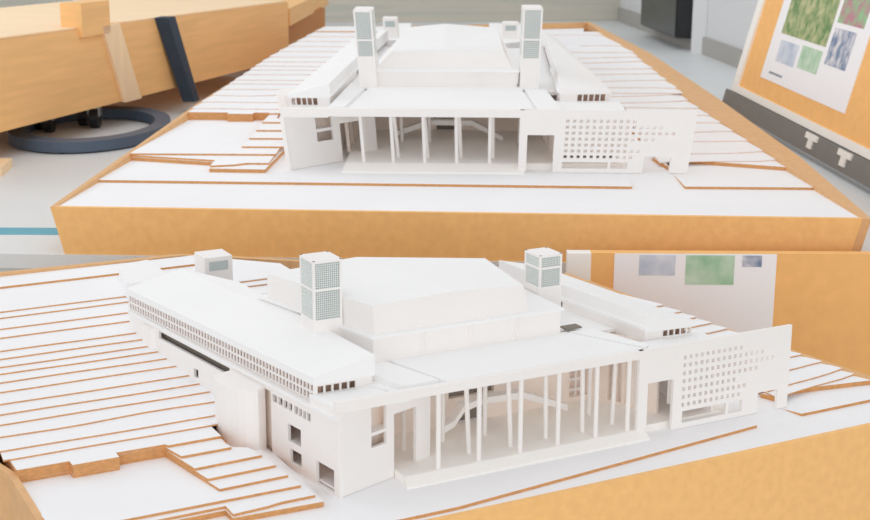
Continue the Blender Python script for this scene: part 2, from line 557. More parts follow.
def build_building(M):
    P = M.P
    ky = P['ky']
    root = M.root('building_model', (50, P['yh'], P['g1']), P['lab_bld'], 'architectural model')
    zt, zf, z0, zs = P['zt'], P['zf'], P['z0'], P['z1']
    # ------------ canopy roof
    xR = P['x_right_roof']
    yh = P['yh']
    cl = P['roof_lines']    # plan lines left-out, left-in, right-in, right-out : (front, back)
    mb = MB().prism([(cl[0][0][0], 0), (P['xp1'] + 1, 0), (P['xp1'] + 1, 1.0 * ky), (P['roof_lines'][3][0][0], 1.0 * ky), (P['roof_lines'][3][0][0], 3.0 * ky), (P['roof_lines'][3][1][0], P['ywr']), (P['roof_lines'][3][1][0], yh + 2), (cl[0][1][0] - 1, yh + 2), (cl[0][1][0] - 1, P['ywl'])], zf, zt - 1.1)
    mb.prism([(P['wing_l']['lf'][0] + .1, .1), (cl[0][0][0], .1), (cl[0][1][0] - 1, P['ywl']), (xat([P['wing_l']['lf'], P['wing_l']['ob']], P['ywl']) + .1, P['ywl'])], zf - .3, zf + .3)
    mb.prism([(cl[3][0][0], 3.0 * ky), (xR, 3.0 * ky), (xR, P['ywr']), (cl[3][1][0], P['ywr'])], zf, zt - 1.2)
    roof = M.part('canopy_roof', mb, [ROOF], root)
    mb = MB().box(P['roof_x0'], P['xp1'] + 1, -.02, 1.3 * ky ** .5, zf + .02, zt)
    M.part('fascia', mb, [CARD], roof)
    (lo, li, ri, ro) = cl
    M.part('roof_sheet', MB().prism([(li[0][0], .05 + 1.3 * ky ** .5), (ri[0][0], .05 + 1.3 * ky ** .5), ri[1], li[1]], zt - 1.2, zt), [ROOF], roof)
    M.part('roof_sheet', MB().prism([(lo[0][0], lo[0][1]), (li[0][0] - 1.1, lo[0][1]), (li[1][0] - 1.1, li[1][1]), lo[1]], zt - 1.2, zt + .05), [ROOF], roof)
    M.part('roof_sheet', MB().prism([(ri[0][0] + .9, ri[0][1]), (ro[0][0], ro[0][1]), (ro[1][0], ro[1][1]), (ri[1][0] + .9, ri[1][1])], zt - 1.2, zt - .1), [ROOF], roof)
    for q in P['decks']:
        M.part('side_deck', MB().prism(q, zf, zt - 1.0), [ROOF], root)
    # ------------ terrace floor sheet and lower floors
    yb_ = P['yk'] - .9
    tf = MB().prism([(P['ter_x0'] + .6, yb_), (P['xp1r'] - .5, yb_), (P['xp1r'] - .5, 1.6 * ky), (P['xr_floor'], 1.6 * ky), (P['xr_floor'], P['yi']), (P['wl_in'][1][0], P['yi']), (P['wl_in'][0][0], P['wl_in'][0][1])], P['g1'], zs)
    tf.prism([(P['ter_x0'], P['ter_y']), (P['xp1r'] - .5, P['ter_y'] - .1), (P['xp1r'] - .5, yb_), (P['ter_x0'] + .6, yb_)], P['g1'], [P['g1'] + .4, P['g1'] + .4, zs, zs])
    M.part('terrace_floor', tf, [TERR], root, True)
    # ------------ columns
    for i, x in enumerate(P['cols']):
        top = P['colstop'][i] if 'colstop' in P else x
        x_ = 50 + (x - 50) / (1 + P['flare'] * (zs - 16))
        M.part('column', MB().tube((x_, P['yk'], zs), (x_, P['yk'], zf), .46, n=14), [CARD], root, smooth=False)
    for (x, y, lx) in P['cols2']:
        x_ = 50 + (x - 50) / (1 + P['flare'] * (zs - 16))
        M.part('column', MB().tube((x_, y, zs), (x_ + lx, y, zf), .46, n=14), [CARD], root)
    # ------------ angled wall left of the portico
    a, b = P['aw']
    hs = []
    L = math.dist(a, b)
    for x0_, x1_, q0, q1 in P['aw_holes']:
        f = lambda x: (x - a[0]) / (b[0] - a[0]) * L
        hs.append((f(x0_), f(x1_), q0, q1))
    M.part('angled_wall', MB().panel(a, b, z0, zf, .7, hs), [CARD], root)
    off = 2.8 * ky ** .8
    M.part('inner_partition', MB().panel(lerp(a, b, .2) [:1] + (lerp(a, b, .2)[1] + off,), (lerp(a, b, .56)[0], lerp(a, b, .56)[1] + off), z0, zf, .4), [INNER], root)
    M.part('inner_partition', MB().panel((lerp(a, b, .56)[0], lerp(a, b, .56)[1] + .8), (lerp(a, b, .56)[0], lerp(a, b, .56)[1] + off), z0, zf, .4), [INNER], root)
    wl_ = P['aw_floor']
    M.part('window_ledge', MB().prism([(lerp(a, b, wl_[0])[0], lerp(a, b, wl_[0])[1] + .95), (lerp(a, b, wl_[1])[0], lerp(a, b, wl_[1])[1] + .95), (lerp(a, b, wl_[1])[0] - 1, lerp(a, b, wl_[1])[1] + 2.6 * ky ** .8), (lerp(a, b, wl_[0])[0], lerp(a, b, wl_[0])[1] + 2.6 * ky ** .8)], wl_[2], wl_[3]), [CARD], root)
    # ------------ perforated screen wall
    holes = [(P['xp1r'], P['xj'], z0 - 1, P['zo']), (P['xw'], P['xm'], P['zwb'], P['zw']), (P['xm'] + .7, P['xwr'], P['zwb'], P['zw']), (P['xsr'], P['xp2'], z0 - 1, P['zn'])]
    nrow = [11, 15, 17, 14, 10, 12, 11]
    dz = (P['zh1'] - P['zh7']) / 6
    dx = (P['xh11'] - P['xh']) / 10
    hw, hh = dx * .26, dz * .25
    for i, n in enumerate(nrow):
        for j in range(n):
            x, z = P['xh'] + dx * j, P['zh1'] - dz * i
            holes.append((x - hw, x + hw, z - hh, z + hh))
    x0_ = P['xp1']
    hs = [(h[0] - x0_, h[1] - x0_, h[2], h[3]) for h in holes]
    M.part('perforated_screen', MB().panel((x0_, 0), (100, 0), z0, zt, .75 * ky ** .5, hs), [CARD], root)
    M.part('inner_partition', MB().panel((P['xj'] + 1.2, 3.0 * ky), (P['xwr'] + 1, 3.0 * ky), P['zw'] + .8, zt - 1.3, .4), [CARD], root)  # white panel added under the open roof strip to lighten the screen holes
    # ------------ interior of the portico
    yi = P['yi']
    dr = P['door']
    bw = MB().panel((P['wl_in'][1][0], yi), (P['wr_in'][1][0], yi), zs - .5, zf, 1.0, [(dr[0] - P['wl_in'][1][0], dr[1] - P['wl_in'][1][0], zs - .6, dr[2]), (P['upper_gap'][0] - P['wl_in'][1][0], P['upper_gap'][1] - P['wl_in'][1][0], P['upper_gap'][2], zf - .6), (P['stair'][0] - P['wl_in'][1][0], P['stair'][1] - P['wl_in'][1][0], zs + 1, zf - 1)])
    M.part('portico_back_wall', bw, [INNER], root)
    M.part('shade_filler', MB().box(dr[0] - 1, dr[1] + 1, yi + 1.02, yi + 2.2 * ky, zs, dr[2] + 1), [GREYP], root, label='dark box painting the shade in the doorway')  # solid box, coloured dark for the doorway's shade
    M.part('shade_filler', MB().box(P['upper_gap'][0] - 1, P['upper_gap'][1] + 1, yi + 1.02, yi + 2.2 * ky, P['upper_gap'][2] - .5, zf), [GREYP], root, label='dark box painting the shade in the gap above the bridge')  # solid box, dark colour stands in for shade over the bridge
    M.part('stair_recess', MB().box(P['stair'][0] - 1, P['stair'][1] + 1, yi + 3 * ky, yi + 3.5 * ky, zs, zf), [INNER], root)
    mb = MB()
    for i in range(5):
        zz = zs + 2 + i * 2.2
        mb.box(P['stair'][0] + .4, P['stair'][1] - .3, yi + .8, yi + 1.4 * ky, zz, zz + .5)
    mb.box(P['stair'][0] + 1.8, P['stair'][0] + 2.2, yi + .7, yi + 1.2, zs, zf)
    M.part('stair', mb, [CARD], root)
    (la, lb), (ra, rb) = P['wl_in'], P['wr_in']
    L = math.dist(la, lb)
    M.part('portico_side_wall', MB().panel(la, lb, zs - .5, zf, .8, [(L * .12, L * .3, zs, zf - 3), (L * .42, L * .56, zs, zf - 3)]), [INNER], root)
    L = math.dist(ra, rb)
    hs = [(L * t, L * (t + .075), zs + .5, zf - 2.5) for t in (.3, .42, .54, .68)]
    M.part('portico_side_wall', MB().panel(ra, rb, zs - .5, zf, -.8, hs), [INNER], root)
    # ------------ bridge with two ramps
    yr0, yr1 = P['ramp_y']
    pts = P['ramp']
    mb = MB()
    for (xa, za), (xb, zb) in zip(pts, pts[1:]):
        hgt = 1.3
        mb.hexa([(xa, yr0, za - hgt), (xb, yr0, zb - hgt), (xb, yr1, zb - hgt), (xa, yr1, za - hgt)], [(xa, yr0, za), (xb, yr0, zb), (xb, yr1, zb), (xa, yr1, za)])
    M.part('bridge_ramp', mb, [CARD], root)
    # ------------ hall
    hl, hr = P['hall_l'], P['hall_r']      # (front, back) plan points
    zl = P['zl']
    hb = P['hall_back']
    body = [hl[0], hr[0], hr[1]] + hb + [hl[1]]
    hall = M.part('hall', MB().prism(body, zt - .5, zl), [CARD], root)
    led = [(hl[0][0] - .6, hl[0][1] - .5 * ky ** .5), (hr[0][0] + .6, hr[0][1] - .5 * ky ** .5), (hr[1][0] + .6, hr[1][1])] + hb + [(hl[1][0] - .6, hl[1][1])]
    M.part('ledge', MB().prism(led, zl, zl + .45), [ROOF], hall)
    for i in range(1, 4):
        x = hl[0][0] + (hr[0][0] - hl[0][0]) * i / 4
        for dxx in (-.5, .5):
            M.part('fin', MB().box(x + dxx - .12, x + dxx + .12, hl[0][1] - .25, hl[0][1] + .1, zt - .2, zl), [CARD], hall)
    ub, ut = P['up_base'], P['up_top']
    # rows: front-left, apex, front-right / back-left, back apex, back-right
    v = [(*ub[0], zl + .45), (*ub[1], zl + .45), (*ub[2], zl + .45), (*ub[3], zl + .45)]
    m2 = MB()
    m2.v = v + list(ut)
    # ut: 0 fl,1 apex,2 fr,3 br,4 back apex,5 bl
    m2.f = [(0, 1, 6, 5, 4), (1, 2, 7, 6), (2, 3, 9, 8, 7), (3, 0, 4, 9), (4, 5, 8, 9), (5, 6, 7, 8), (3, 2, 1, 0)]
    m2.m = [0, 0, 0, 0, 1, 1, 0]
    M.part('upper_hall', m2, [CARD, ROOF], hall)
    # ------------ towers
    for t in P['towers']:
        grille_block(M, root, *t, nx=P['nx'])
    for (x0_, x1_, y0_, y1_, zb_, zt_) in P['small_towers']:
        tw = M.part('vent_tower', MB().box(x0_, x1_, y0_, y1_, zb_, zt_), [CARD], root)
        hgt = (zt_ - zb_)
        M.part('louvre', MB().box(x0_ + (x1_ - x0_) * .16, x1_ - (x1_ - x0_) * .16, y0_ - .12, y0_ + .05, zt_ - hgt * .26, zt_ - hgt * .08), [MESHB], tw, label='grey louvre')
    # ------------ wings
    for side, W_ in (('l', P['wing_l']), ('r', P['wing_r'])):
        of, if_, im, ib, ob = W_['of'], W_['if'], W_['im'], W_['ib'], W_['ob']
        zo_, zi_ = W_['zo'], W_['zi']
        zb0, zb1 = W_['band']
        fh = zo_ - zb1
        wing = M.part('wing', MB().panel(if_, im, W_['zbot'], zi_ - .6, .5 if side == 'l' else -.5), [CARD], root)
        # roof: sloping sheet with fascia, gabled front
        poly = [of, if_, im, ib, ob]
        zz = [zo_, zi_, zi_, zi_, zo_]
        cx = sum(q[0] for q in poly) / 5
        pf = [(q[0] + (.35 if q[0] > cx else -.35), q[1] - (.5 if i < 2 else 0)) for i, q in enumerate(poly)]
        M.part('roof', MB().prism(pf, [zb1] * 5, zz), [ROOF], wing)
        s = 1 if side == 'l' else -1
        # slim ledge along the inner wall
        M.part('inner_ledge', MB().panel((if_[0] + (.1 if side == 'l' else -.1), if_[1] + .3), (im[0] + (.1 if side == 'l' else -.1), im[1]), zi_ - 3.2, zi_ - 2.7, -.7 if side == 'l' else .7), [ROOF], wing)
        # outer side: glazed band
        A, B_ = (ob, of) if side == 'l' else (of, ob)
        L = math.dist(A, B_)
        n = W_['nwin']
        px = (L - .6) / n
        zm = (zb0 + zb1) / 2
        hs = []
        for i in range(n):
            for q0, q1 in ((zb0 + .25, zm - .12), (zm + .22, zb1 - .1)):
                hs.append((.3 + px * (i + .15), .3 + px * (i + .85), q0, q1))
        M.part('window_band', MB().panel(A, B_, zb0, zb1, .3, hs), [CARD], wing)
        # front end band
        A2, B2 = (of, if_) if side == 'l' else (if_, of)
        L2 = math.dist(A2, B2)
        f0, f1 = W_['fwin']
        hs = []
        for i in range(5):
            w_ = (f1 - f0) / 5
            hs.append((f0 + w_ * (i + .1), f0 + w_ * (i + .86), W_['fz'][0], W_['fz'][1]))
        M.part('end_window_band', MB().panel(A2, B2, zt - 2.2, zb1, .3, hs), [CARD], wing)
        # inner lining, browned to paint the interior shade behind the glazing
        dv = Vector((B_[0] - A[0], B_[1] - A[1])).normalized()
        nn = Vector((-dv.y, dv.x)) * 1.6
        A3 = (A[0] + nn.x, A[1] + nn.y + (.8 if side == 'r' else 0)); B3 = (B_[0] + nn.x, B_[1] + nn.y + (.8 if side == 'l' else 0))
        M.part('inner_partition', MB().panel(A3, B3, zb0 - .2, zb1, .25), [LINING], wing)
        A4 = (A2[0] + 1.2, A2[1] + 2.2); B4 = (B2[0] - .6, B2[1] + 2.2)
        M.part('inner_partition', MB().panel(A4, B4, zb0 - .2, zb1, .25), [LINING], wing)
        # back end
        M.part('end_wall', MB().panel(ib if side == 'l' else ob, ob if side == 'l' else ib, W_['zbot'], zb1, .3), [CARD], wing)
        # ledge under the band
        A5, B5 = (A, (W_['lf'][0], W_['lf'][1])) if side == 'l' else ((W_['lf'][0], W_['lf'][1]), B_)
        M.part('ledge', MB().panel(A5, B5, zb0 - .55, zb0, -.6 if True else .6, ), [ROOF], wing)
        M.part('floor_slab', MB().prism([A5, B5, (B5[0] + s * 4, B5[1] + 5), (B5[0] + s * 9, B5[1] + 8), (A5[0] + s * 8, A5[1])] if side == 'l' else [(A5[0], A5[1] + 6), B5, (B5[0] - 8, B5[1]), (A5[0] - 8, A5[1] + 6)], zb0 - .5, zb0 - .1), [CARD], wing)
        # lower side wall with its openings
        lw = W_['low']
        Ltot = math.dist(A5, B5)
        hs = []
        for y_a, y_b, q0, q1 in lw['holes']:
            # y positions on the line -> running length
            fy = lambda y: (y - A5[1]) / (B5[1] - A5[1]) * Ltot
            s0, s1 = sorted((fy(y_a), fy(y_b)))
            hs.append((s0, s1, q0, q1))
        M.part('side_wall', MB().panel(A5, B5, W_['zbot'], zb0 - .55, .6, hs), [CARD], wing)
        if side == 'l':
            yq = of[1]
            M.part('side_wall', MB().panel((xat([B5, A5], yq), yq), B5, zb0 - .55, zf, .55), [CARD], wing)
        if lw['holes']:
            M.part('inner_partition', MB().panel((xat([B5, A5], 30) + 2.0, 30), (xat([B5, A5], 22.4) + 1.0, 22.4), W_['zbot'], zb0 - .6, -.3), [INNER], wing)
            mb = MB()
            for zz_ in lw['slabs']:
                y_a, y_b = lw['slab_y']
                xa_, xb_ = xat([B5, A5], y_a) + .7, xat([B5, A5], y_b) + .7
                mb.prism([(xa_, y_a), (xa_ + 8, y_a + 2), (xb_ + 9, y_b), (xb_, y_b)], zz_ - .5, zz_)
            M.part('floor_slab', mb, [CARD], wing)
            ya_, yb2 = lw['part_y']
            mb = MB()
            mb.panel((xat([B5, A5], ya_) + 5.0, ya_), (xat([B5, A5], yb2) + 5.0, yb2), W_['zbot'], zb0 - .6, -.4)
            M.part('inner_partition', mb, [LINING], wing)  # brown colour paints the shade behind the side openings
            M.part('shade_filler', MB().panel((xat([B5, A5], 36) + 1.5, 36), (xat([B5, A5], 70) + 1.5, 70), 6, zb0 - .6, -.4), [GREYP], wing, label='dark panel painting the shade in the long slot')  # dark panel added behind the slot to stand in for its shade
    # ------------ rounded stair tower on the left flank
    ct = P['cyl']
    if ct:
        pts = []
        (ax_, ay_), (bx_, by_) = ct['front']      # near right corner, near left
        for q in ct['plan']:
            pts.append(q)
        M.part('rounded_tower', MB().prism(pts, ct['z0'], ct['z1']), [CARD], root, smooth=False)
    # annex wall beyond the rounded tower, rear block
    for q in P['extra']:
        M.part(q['name'], MB().prism(q['poly'], q['z0'], q['z1']), [ROOF if q.get('roof') else CARD], root)
    # flat dark patch painting a shaded gap at the foot of the right tower
    g = P['gap']
    M.part('gap_shade_patch', MB().box(g[0], g[1], g[2], g[3], zt - .3, zt + .02), [GREYP], root, label='dark patch painting the shaded gap at the foot of the tower')
    return root


# parameters of the upper (frontal) model
F16 = lambda x, z, fl: 50 + (x - 50) / (1 + fl * (z - 16))
FT = .0025
T = dict(k=1.25, yaw=-0.0139, org=(-46.766, 431.851, -83.629), ky=2.6, flare=FT,
         lab_base='wide shallow wooden box with stepped white site layers, upper model seen from the front',
         lab_bld='white card building model with two slim towers, on the upper box seen from the front',
         rim_l=[(-45.0, -40.8), (-34.6, 83.7), (-24.0, 176), (-12.5, 262)],
         rim_r=[(129.8, -46.2), (128.6, 15.2), (122.5, 95.5), (113.4, 191.6), (99.7, 287)],
         rim_z=lambda y: .3 if y < -40.8 else .3 + (12.0 - .3) * (y + 40.8) / 307.3 if y < 266.5 else 12,
         rim_w=lambda y, s: 1.2 if s < 0 else min(9.5, 2.5 + (y + 38.5) * .075) if y < 120 else max(1.5, 9.5 - (y - 120) * .05),
         rim_flare=2.6, y_back=262, z_bot=-10.15,
         back=[(-12.5, 262, 12), (18.9, 262, 12), (60.6, 274, 12), (99.7, 287, 12)],
         e=.45, g0=.15, g1=.75, f1=[(-39.9, -12.9), (83, -15.8)], ramp_back=[(84, -3)], y_in=60,
         c_front=[(95.3, -15.3), (94.7, 1)], zc_low=.75, t_right=[(94.6, 2.8), (92, 17.5), (123, 5)],
         cont_r=[(8.5, 14), (17, 24), (36, 37), (46, 50), (60, 62), (74, 73), (84, 84), (87, 97), (99, 108), (107, 106), (117, 115), (125, 132), (139, 146), (152, 156), (165, 174), (177, 184), (195, 193), (212, 213), (250, 251)],
         wing_r_line=[(86, 20), (83, 60), (79, 180), (74, 270)], right_min=lambda k: 0 if k > 5 else 92.6,
         burn=.27, wav=1.6, keep=48,
         zp=2.55, thick_left=(12.4, 5.9), f2=[(-17.0, -2.3), (-3.5, -3.0), (-1.9, 25.5)], wavy=[(-17.0, -.8), (-3.3, 3.1)], thin=(12.5, (-2.8, 13)),
         y_pit=67.2, notch=(-22.8, -15.6, 64.6), pit_r=[(-12.7, 22), (-11.0, 66)],
         side_steps=[((-12.5, 21.3), (-1.5, 21.5)), ((-12.1, 31.5), (-1.5, 31.7)), ((-11.6, 41.9), (-1.5, 42)), ((-11.4, 53.0), (-3.5, 53)), ((-11.2, 66), (-8, 66.5))],
         wing_end=160, far_x=30, far_y=256, far2=(30, 258), cyl_y=58, cyl_back=80,
         cont_l=[73.3, 83.8, 95.4, 105.5, 115.2, 121.6, 132.3, 140.8, 148.3, 157.6, 168.1, 181.8, 195.8, 209.6, 224.3, 238],
         wing_l_line=[(0.6, 15), (7.6, 158.5), (14, 262)],
         rear_terrace=dict(poly=[(10, 200), (88, 200), (97, 284), (60, 272), (12, 259)], z=9.6),
         # building
         zt=15.95, zf=14.12, z0=.84, z1=2.28, roof_x0=0.0, xp1=F16(57.63, 15, FT), xp1r=59.6, xj=66.2, zo=9.96,
         xp2=95.4, xsr=88.7, zn=4.87, xw=F16(67.95, 3, FT), xwr=F16(83.65, 3, FT), xm=F16(78.9, 3, FT), zw=3.47, zwb=1.87,
         xh=F16(68.85, 9, FT), xh11=F16(84.7, 9, FT), zh1=13.4, zh7=4.73,
         x_right_roof=84, yh=48, ywr=25, ywl=15.5,
         roof_lines=[((11.4, 2.7), (13.6, 48)), ((16.4, 1), (19.8, 48)), ((61, 1), (59.2, 48)), ((67.8, 2.7), (65.4, 48))],
         ter_x0=13.6, ter_y=-1.8, xr_floor=84, yi=54.5,
         yk=4.4, cols=[19.86, 27.08, 34.74, 42.54, 50.58, 58.6], cols2=[(28.06, 10.7, -.6), (35.4, 11, -.6), (43.6, 11.3, -.4), (51.6, 11.3, -.3), (28.1, 34.6, 0), (35.4, 34.6, 0), (51.5, 34, 0), (59, 34.6, 0)],
         aw=((.1, 0), (21.2, 22.5)), aw_holes=[(7.3, 11.05, 6.6, 9.0), (7.3, 11.05, 9.7, 15), (12.7, 17.6, 0, 10.3)], aw_floor=(.34, .53, 9.05, 9.6),
         wl_in=((14.2, 20), (14.6, 54.5)), wr_in=((66.8, 6), (65.5, 54.5)),
         door=(36.5, 42.3, 3.75), upper_gap=(35.6, 42.3, 5.3), stair=(17.2, 19.4), ramp_y=(38, 42),
         ramp=[(25.5, 4.4), (31, 6.2), (34.2, 7.5), (46.4, 7.4), (55.0, 3.2)],
         hall_l=((20.06, 42.5), (25, 137)), hall_r=((58.42, 42.5), (56, 139)), hall_back=[(40, 147)], zl=19.86,
         up_base=[(21.0, 47), (57.4, 47), (55.6, 139), (25.3, 137)],
         up_top=[(25.2, 49.5, 24.2), (39.3, 49.5, 25.0), (54.8, 49.5, 25.05), (55.6, 139, 22.8), (38.5, 146, 23.4), (25.2, 137, 22.8)],
         towers=[(16.7, 21.3, 39, 52, 15.5, 23.76, 28.2, 36.2), (59.2, 64.1, 39, 51, 15.5, 23.5, 28.6, 37.0)],
         small_towers=[(16.9, 21.8, 167, 176, 12, 23.2), (58.4, 63.8, 167, 176, 12, 21.8)],
         wing_l=dict(of=(0.6, 15), im=(13.6, 74), ib=(18.5, 158), ob=(7.6, 158.5), zo=17.2, zi=20.1, fz=(14.7, 16.4), band=(13.7, 16.6), nwin=60, fwin=(.3, 7.2), zbot=-1, lf=(.1, 0),
                     low=dict(holes=[], slabs=[], slab_y=(3, 20), part_y=(2, 20))),
         wing_r=dict(of=(81.6, 26), im=(70, 74), ib=(72.2, 158), ob=(76.2, 172), zo=17.2, zi=20.1, fz=(14.7, 16.4), band=(13.7, 16.6), nwin=60, fwin=(4.4, 12), zbot=-1, lf=(83.2, 6),
                     low=dict(holes=[], slabs=[], slab_y=(3, 20), part_y=(2, 20))),
         nx=10, cyl=dict(front=((0, 0), (0, 0)), plan=[(-7.0, 62), (-9, 63), (-10, 67), (-9.6, 74), (-2.0, 86), (0, 66)], z0=0, z1=10.5),
         extra=[dict(name='rear_block', poly=[(14, 160), (24.6, 160), (24.6, 226), (19.0, 226), (13.2, 196)], z0=8, z1=16.4, roof=1),
                dict(name='rear_block', poly=[(57, 150), (72, 165), (68, 226), (55, 230), (55.8, 211)], z0=8, z1=16.4, roof=1)],
         gap=(59.6, 64.4, 52.2, 54.2))
T['decks'] = [[(12.4, 40), (20.5, 50), (24.6, 136), (17, 156), (13.8, 74)], [(65, 40), (69.2, 40), (71.8, 150), (56.5, 150), (58, 50)]]
T['wing_l']['if'] = (10.7, 15); T['wing_r']['if'] = (68.8, 24)

# parameters of the lower (oblique) model
B = dict(k=1.0, yaw=0.48916, org=(-15.889, 234.184, -102.75), ky=1.0, flare=0,
         lab_base='deep wooden box with stepped white site layers and a square pit, nearest the camera',
         lab_bld='white card building model seen from its left corner, on the nearest box',
         rim_l=[(-49.2, -14.8), (-50.8, 29), (-52.6, 34), (-48.5, 70), (-35, 129.6)],
         rim_r=[(132.0, -14.8), (127.1, 4.3), (121.1, 21.9), (112.8, 45.2), (100.8, 84.2)],
         rim_z=lambda y: -.4 + 13.2 * (y + 14.8) / 144.4,
         rim_w=lambda y, s: 1.3 if s < 0 else 1.8,
         rim_flare=0, y_back=128.5, z_bot=-24,
         back=[(-35, 130, 13.9), (14, 129.4, 13.4), (20.6, 128.6, 12.6), (42.2, 117.8, 11.2), (100.8, 85, 8.3)],
         e=.5, g0=-.5, g1=.1, f1=[(15.9, -12.4), (87.8, -5.2)], ramp_back=[(89, -1)], y_in=24,
         c_front=[(100.2, -4.3), (98.4, 0)], zc_low=.1, t_right=[(101.0, 1.7), (99, 7), (123.3, 2.6)],
         cont_r=[(2.6, 6.8), (5.6, 9.7), (12.6, 14.3), (17, 19), (22, 24), (27, 29), (31, 33), (35, 37), (39, 41), (43, 45), (47, 49), (52, 54)],
         wing_r_line=[(84, 7), (81, 35), (78, 69)], right_min=lambda k: 0 if k > 4 else 99.8,
         burn=.6, wav=.6, keep=19,
         zp=2.1, thick_left=(2.4, 2.4), f2=[(-20.5, -1.1), (-4.4, -1.9), (-3.8, 8)], wavy=[(-20.3, -.7), (-5.0, .3)], thin=(4.5, (-6.0, 4.3)),
         y_pit=27.5, notch=(-40.3, -32.0, 25.4), pit_r=[(-19.6, 6), (-23, 26.3)],
         side_steps=[((-19.5, 8.0), (-6.7, 8.4)), ((-20.2, 12.1), (-7.3, 12.5)), ((-21.1, 16.5), (-8.2, 16.9)), ((-21.7, 21.8), (-12.2, 21.9)), ((-22.5, 26.7), (-12.4, 26.8))],
         wing_end=84, far_x=34, far_y=112, far2=(19, 127.5), cyl_y=21.5, cyl_back=32,
         cont_l=[32.3, 35.7, 41.6, 46.4, 50.5, 54.9, 60.4, 64.6, 68.4, 71.3, 75.0, 78.7, 86.2, 91.1, 97.7, 100.7, 119.0],
         wing_l_line=[(-.4, 0), (-13.2, 81.6), (-19, 128)],
         rear_terrace=None,
         zt=17.75, zf=16.07, z0=.18, z1=1.6, roof_x0=-.9, xp1=62.4, xp1r=64.6, xj=70.7, zo=10.84,
         xp2=97.3, xsr=92.1, zn=4.5, xw=73.2, xwr=88.1, xm=84.0, zw=3.74, zwb=1.32,
         xh=73.3, xh11=87.1, zh1=14.86, zh7=5.08,
         x_right_roof=83, yh=18, ywr=7.8, ywl=9.8,
         roof_lines=[((13.2, 3.0), (9.8, 17)), ((21.4, 1.6), (17.4, 17)), ((64, 1.6), (56.5, 17)), ((66.5, 3), (62.5, 17))],
         ter_x0=11.6, ter_y=-1.9, xr_floor=86, yi=19.5,
         yk=1.2, cols=[19.49, 27.89, 36.71, 44.97, 53.51, 60.9], cols2=[(27.98, 5.0, -.8), (36.6, 4.4, -.8), (44.65, 4.84, -.4), (52.8, 4.6, -.4), (60.3, 5.4, .4), (17.87, 11.87, 0), (26.4, 12.5, 0), (35.2, 11.8, 0), (59.3, 12, 0)],
         aw=((-.4, 0), (20.9, 7)), aw_holes=[(6.75, 10.25, 7.3, 9.5), (6.75, 10.25, 10.1, 17), (12.06, 17.4, 0, 12.2)], aw_floor=(.3, .54, 9.5, 10.1),
         wl_in=((12.2, 5.6), (13.2, 19.5)), wr_in=((71.4, 6), (65, 19.5)),
         door=(33.6, 39.8, 4.6), upper_gap=(31.5, 41.7, 6.9), stair=(59.5, 64.0), ramp_y=(12.5, 15),
         ramp=[(26.4, 4.2), (29.0, 5.2), (31.2, 7.9), (34.8, 8.8), (44.2, 8.5), (54.6, 4.2)],
         hall_l=((14.13, 16.84), (5.8, 52.5)), hall_r=((55.13, 16.84), (55.9, 46)), hall_back=[(30, 57)], zl=22.44,
         up_base=[(14.9, 17.6), (48.2, 17.6), (53.2, 42), (6.4, 49.8)],
         up_top=[(14.5, 18, 28.35), (31, 18, 29.0), (47.2, 18.2, 28.2), (52.4, 42.2, 27.6), (28, 54, 28.0), (6.2, 49.4, 28.1)],
         towers=[(6.3, 12.2, 26.2, 32.6, 15, 23.9, 29.9, 35.8), (56.5, 61.8, 27, 33, 15, 23.9, 28.0, 31.0)],
         small_towers=[(7.0, 13.6, 90, 97, 10, 21.9)],
         wing_l=dict(of=(-1.0, 9.4), im=(6.2, 67), ib=(-.5, 83), ob=(-13.2, 81.6), zo=19.6, zi=22.1, fz=(15.85, 17.7), band=(14.9, 18.2), nwin=62, fwin=(.5, 8.2), zbot=-.9, lf=(-.4, 0),
                     low=dict(holes=[(22.3, 19.9 + .7, 11.5, 12.95), (20.2, 18.7, 11.5, 12.95), (18.4, 17.0, 11.45, 12.9), (16.7, 15.4, 11.45, 12.9), (14.7, 13.5, 11.4, 12.9), (13.2, 12.1, 11.4, 12.9), (11.8, 10.8, 11.35, 12.85), (10.5, 9.3, 11.35, 12.85),
                                     (17.0, 12.6, 5.5, 8.8), (16.4, 12.5, 1.5, 4.15), (7.6, 1.9, 0.4, 4.7), (28.5, 22.75, -.5, 13.2), (67.8, 38.0, 11.9, 13.5), (52.8, 50.9, 7.7, 9.5)],
                              slabs=[5.4, 1.0], slab_y=(2.5, 24), part_y=(3.5, 26))),
         wing_r=dict(of=(80.2, 7.3), im=(66.8, 34), ib=(65.5, 58), ob=(75.5, 58), zo=19.6, zi=22.1, fz=(16.9, 18.1), band=(14.9, 18.4), nwin=30, fwin=(4.0, 11), zbot=-1, lf=(82.5, 2),
                     low=dict(holes=[], slabs=[], slab_y=(3, 20), part_y=(2, 20))),
         nx=14, cyl=dict(front=((0, 0), (0, 0)), plan=[(-6.4, 23.0), (-7.0, 23.1), (-7.8, 23.5), (-8.6, 24.0), (-9.5, 25.1), (-10.2, 26.4), (-10.8, 28), (-11.1, 29.8), (-11.2, 31.8), (-11.0, 33.6), (-10.6, 35), (-5.9, 36.5), (-4.2, 25)], z0=-.5, z1=13.7),
         extra=[dict(name='annex_pier', poly=[(-12.3, 69.5), (-11.3, 69.5), (-11.6, 74), (-12.8, 74)], z0=2, z1=13.6),
                dict(name='rear_block', poly=[(-8.5, 100), (.5, 98), (2.6, 102), (2.4, 119), (-5.3, 117)], z0=8, z1=15.6, roof=1)],
         gap=(57.6, 61.4, 18.5, 20.8))
B['decks'] = [[(9.6, 16), (13.8, 18), (7, 48), (4, 64), (7.5, 52)], [(56, 17), (68.5, 17), (67, 34), (66, 56), (62, 45)]]
B['wing_l']['if'] = (10.3, 9.4); B['wing_r']['if'] = (69.5, 8.2)

for PP in (T, B):
    M = Model(PP)
    build_base(M)
    build_building(M)

# table that carries the nearest box
t = wempty('display_table', (30, 250, ZL), 'pale timber table under the nearest model box', 'table')


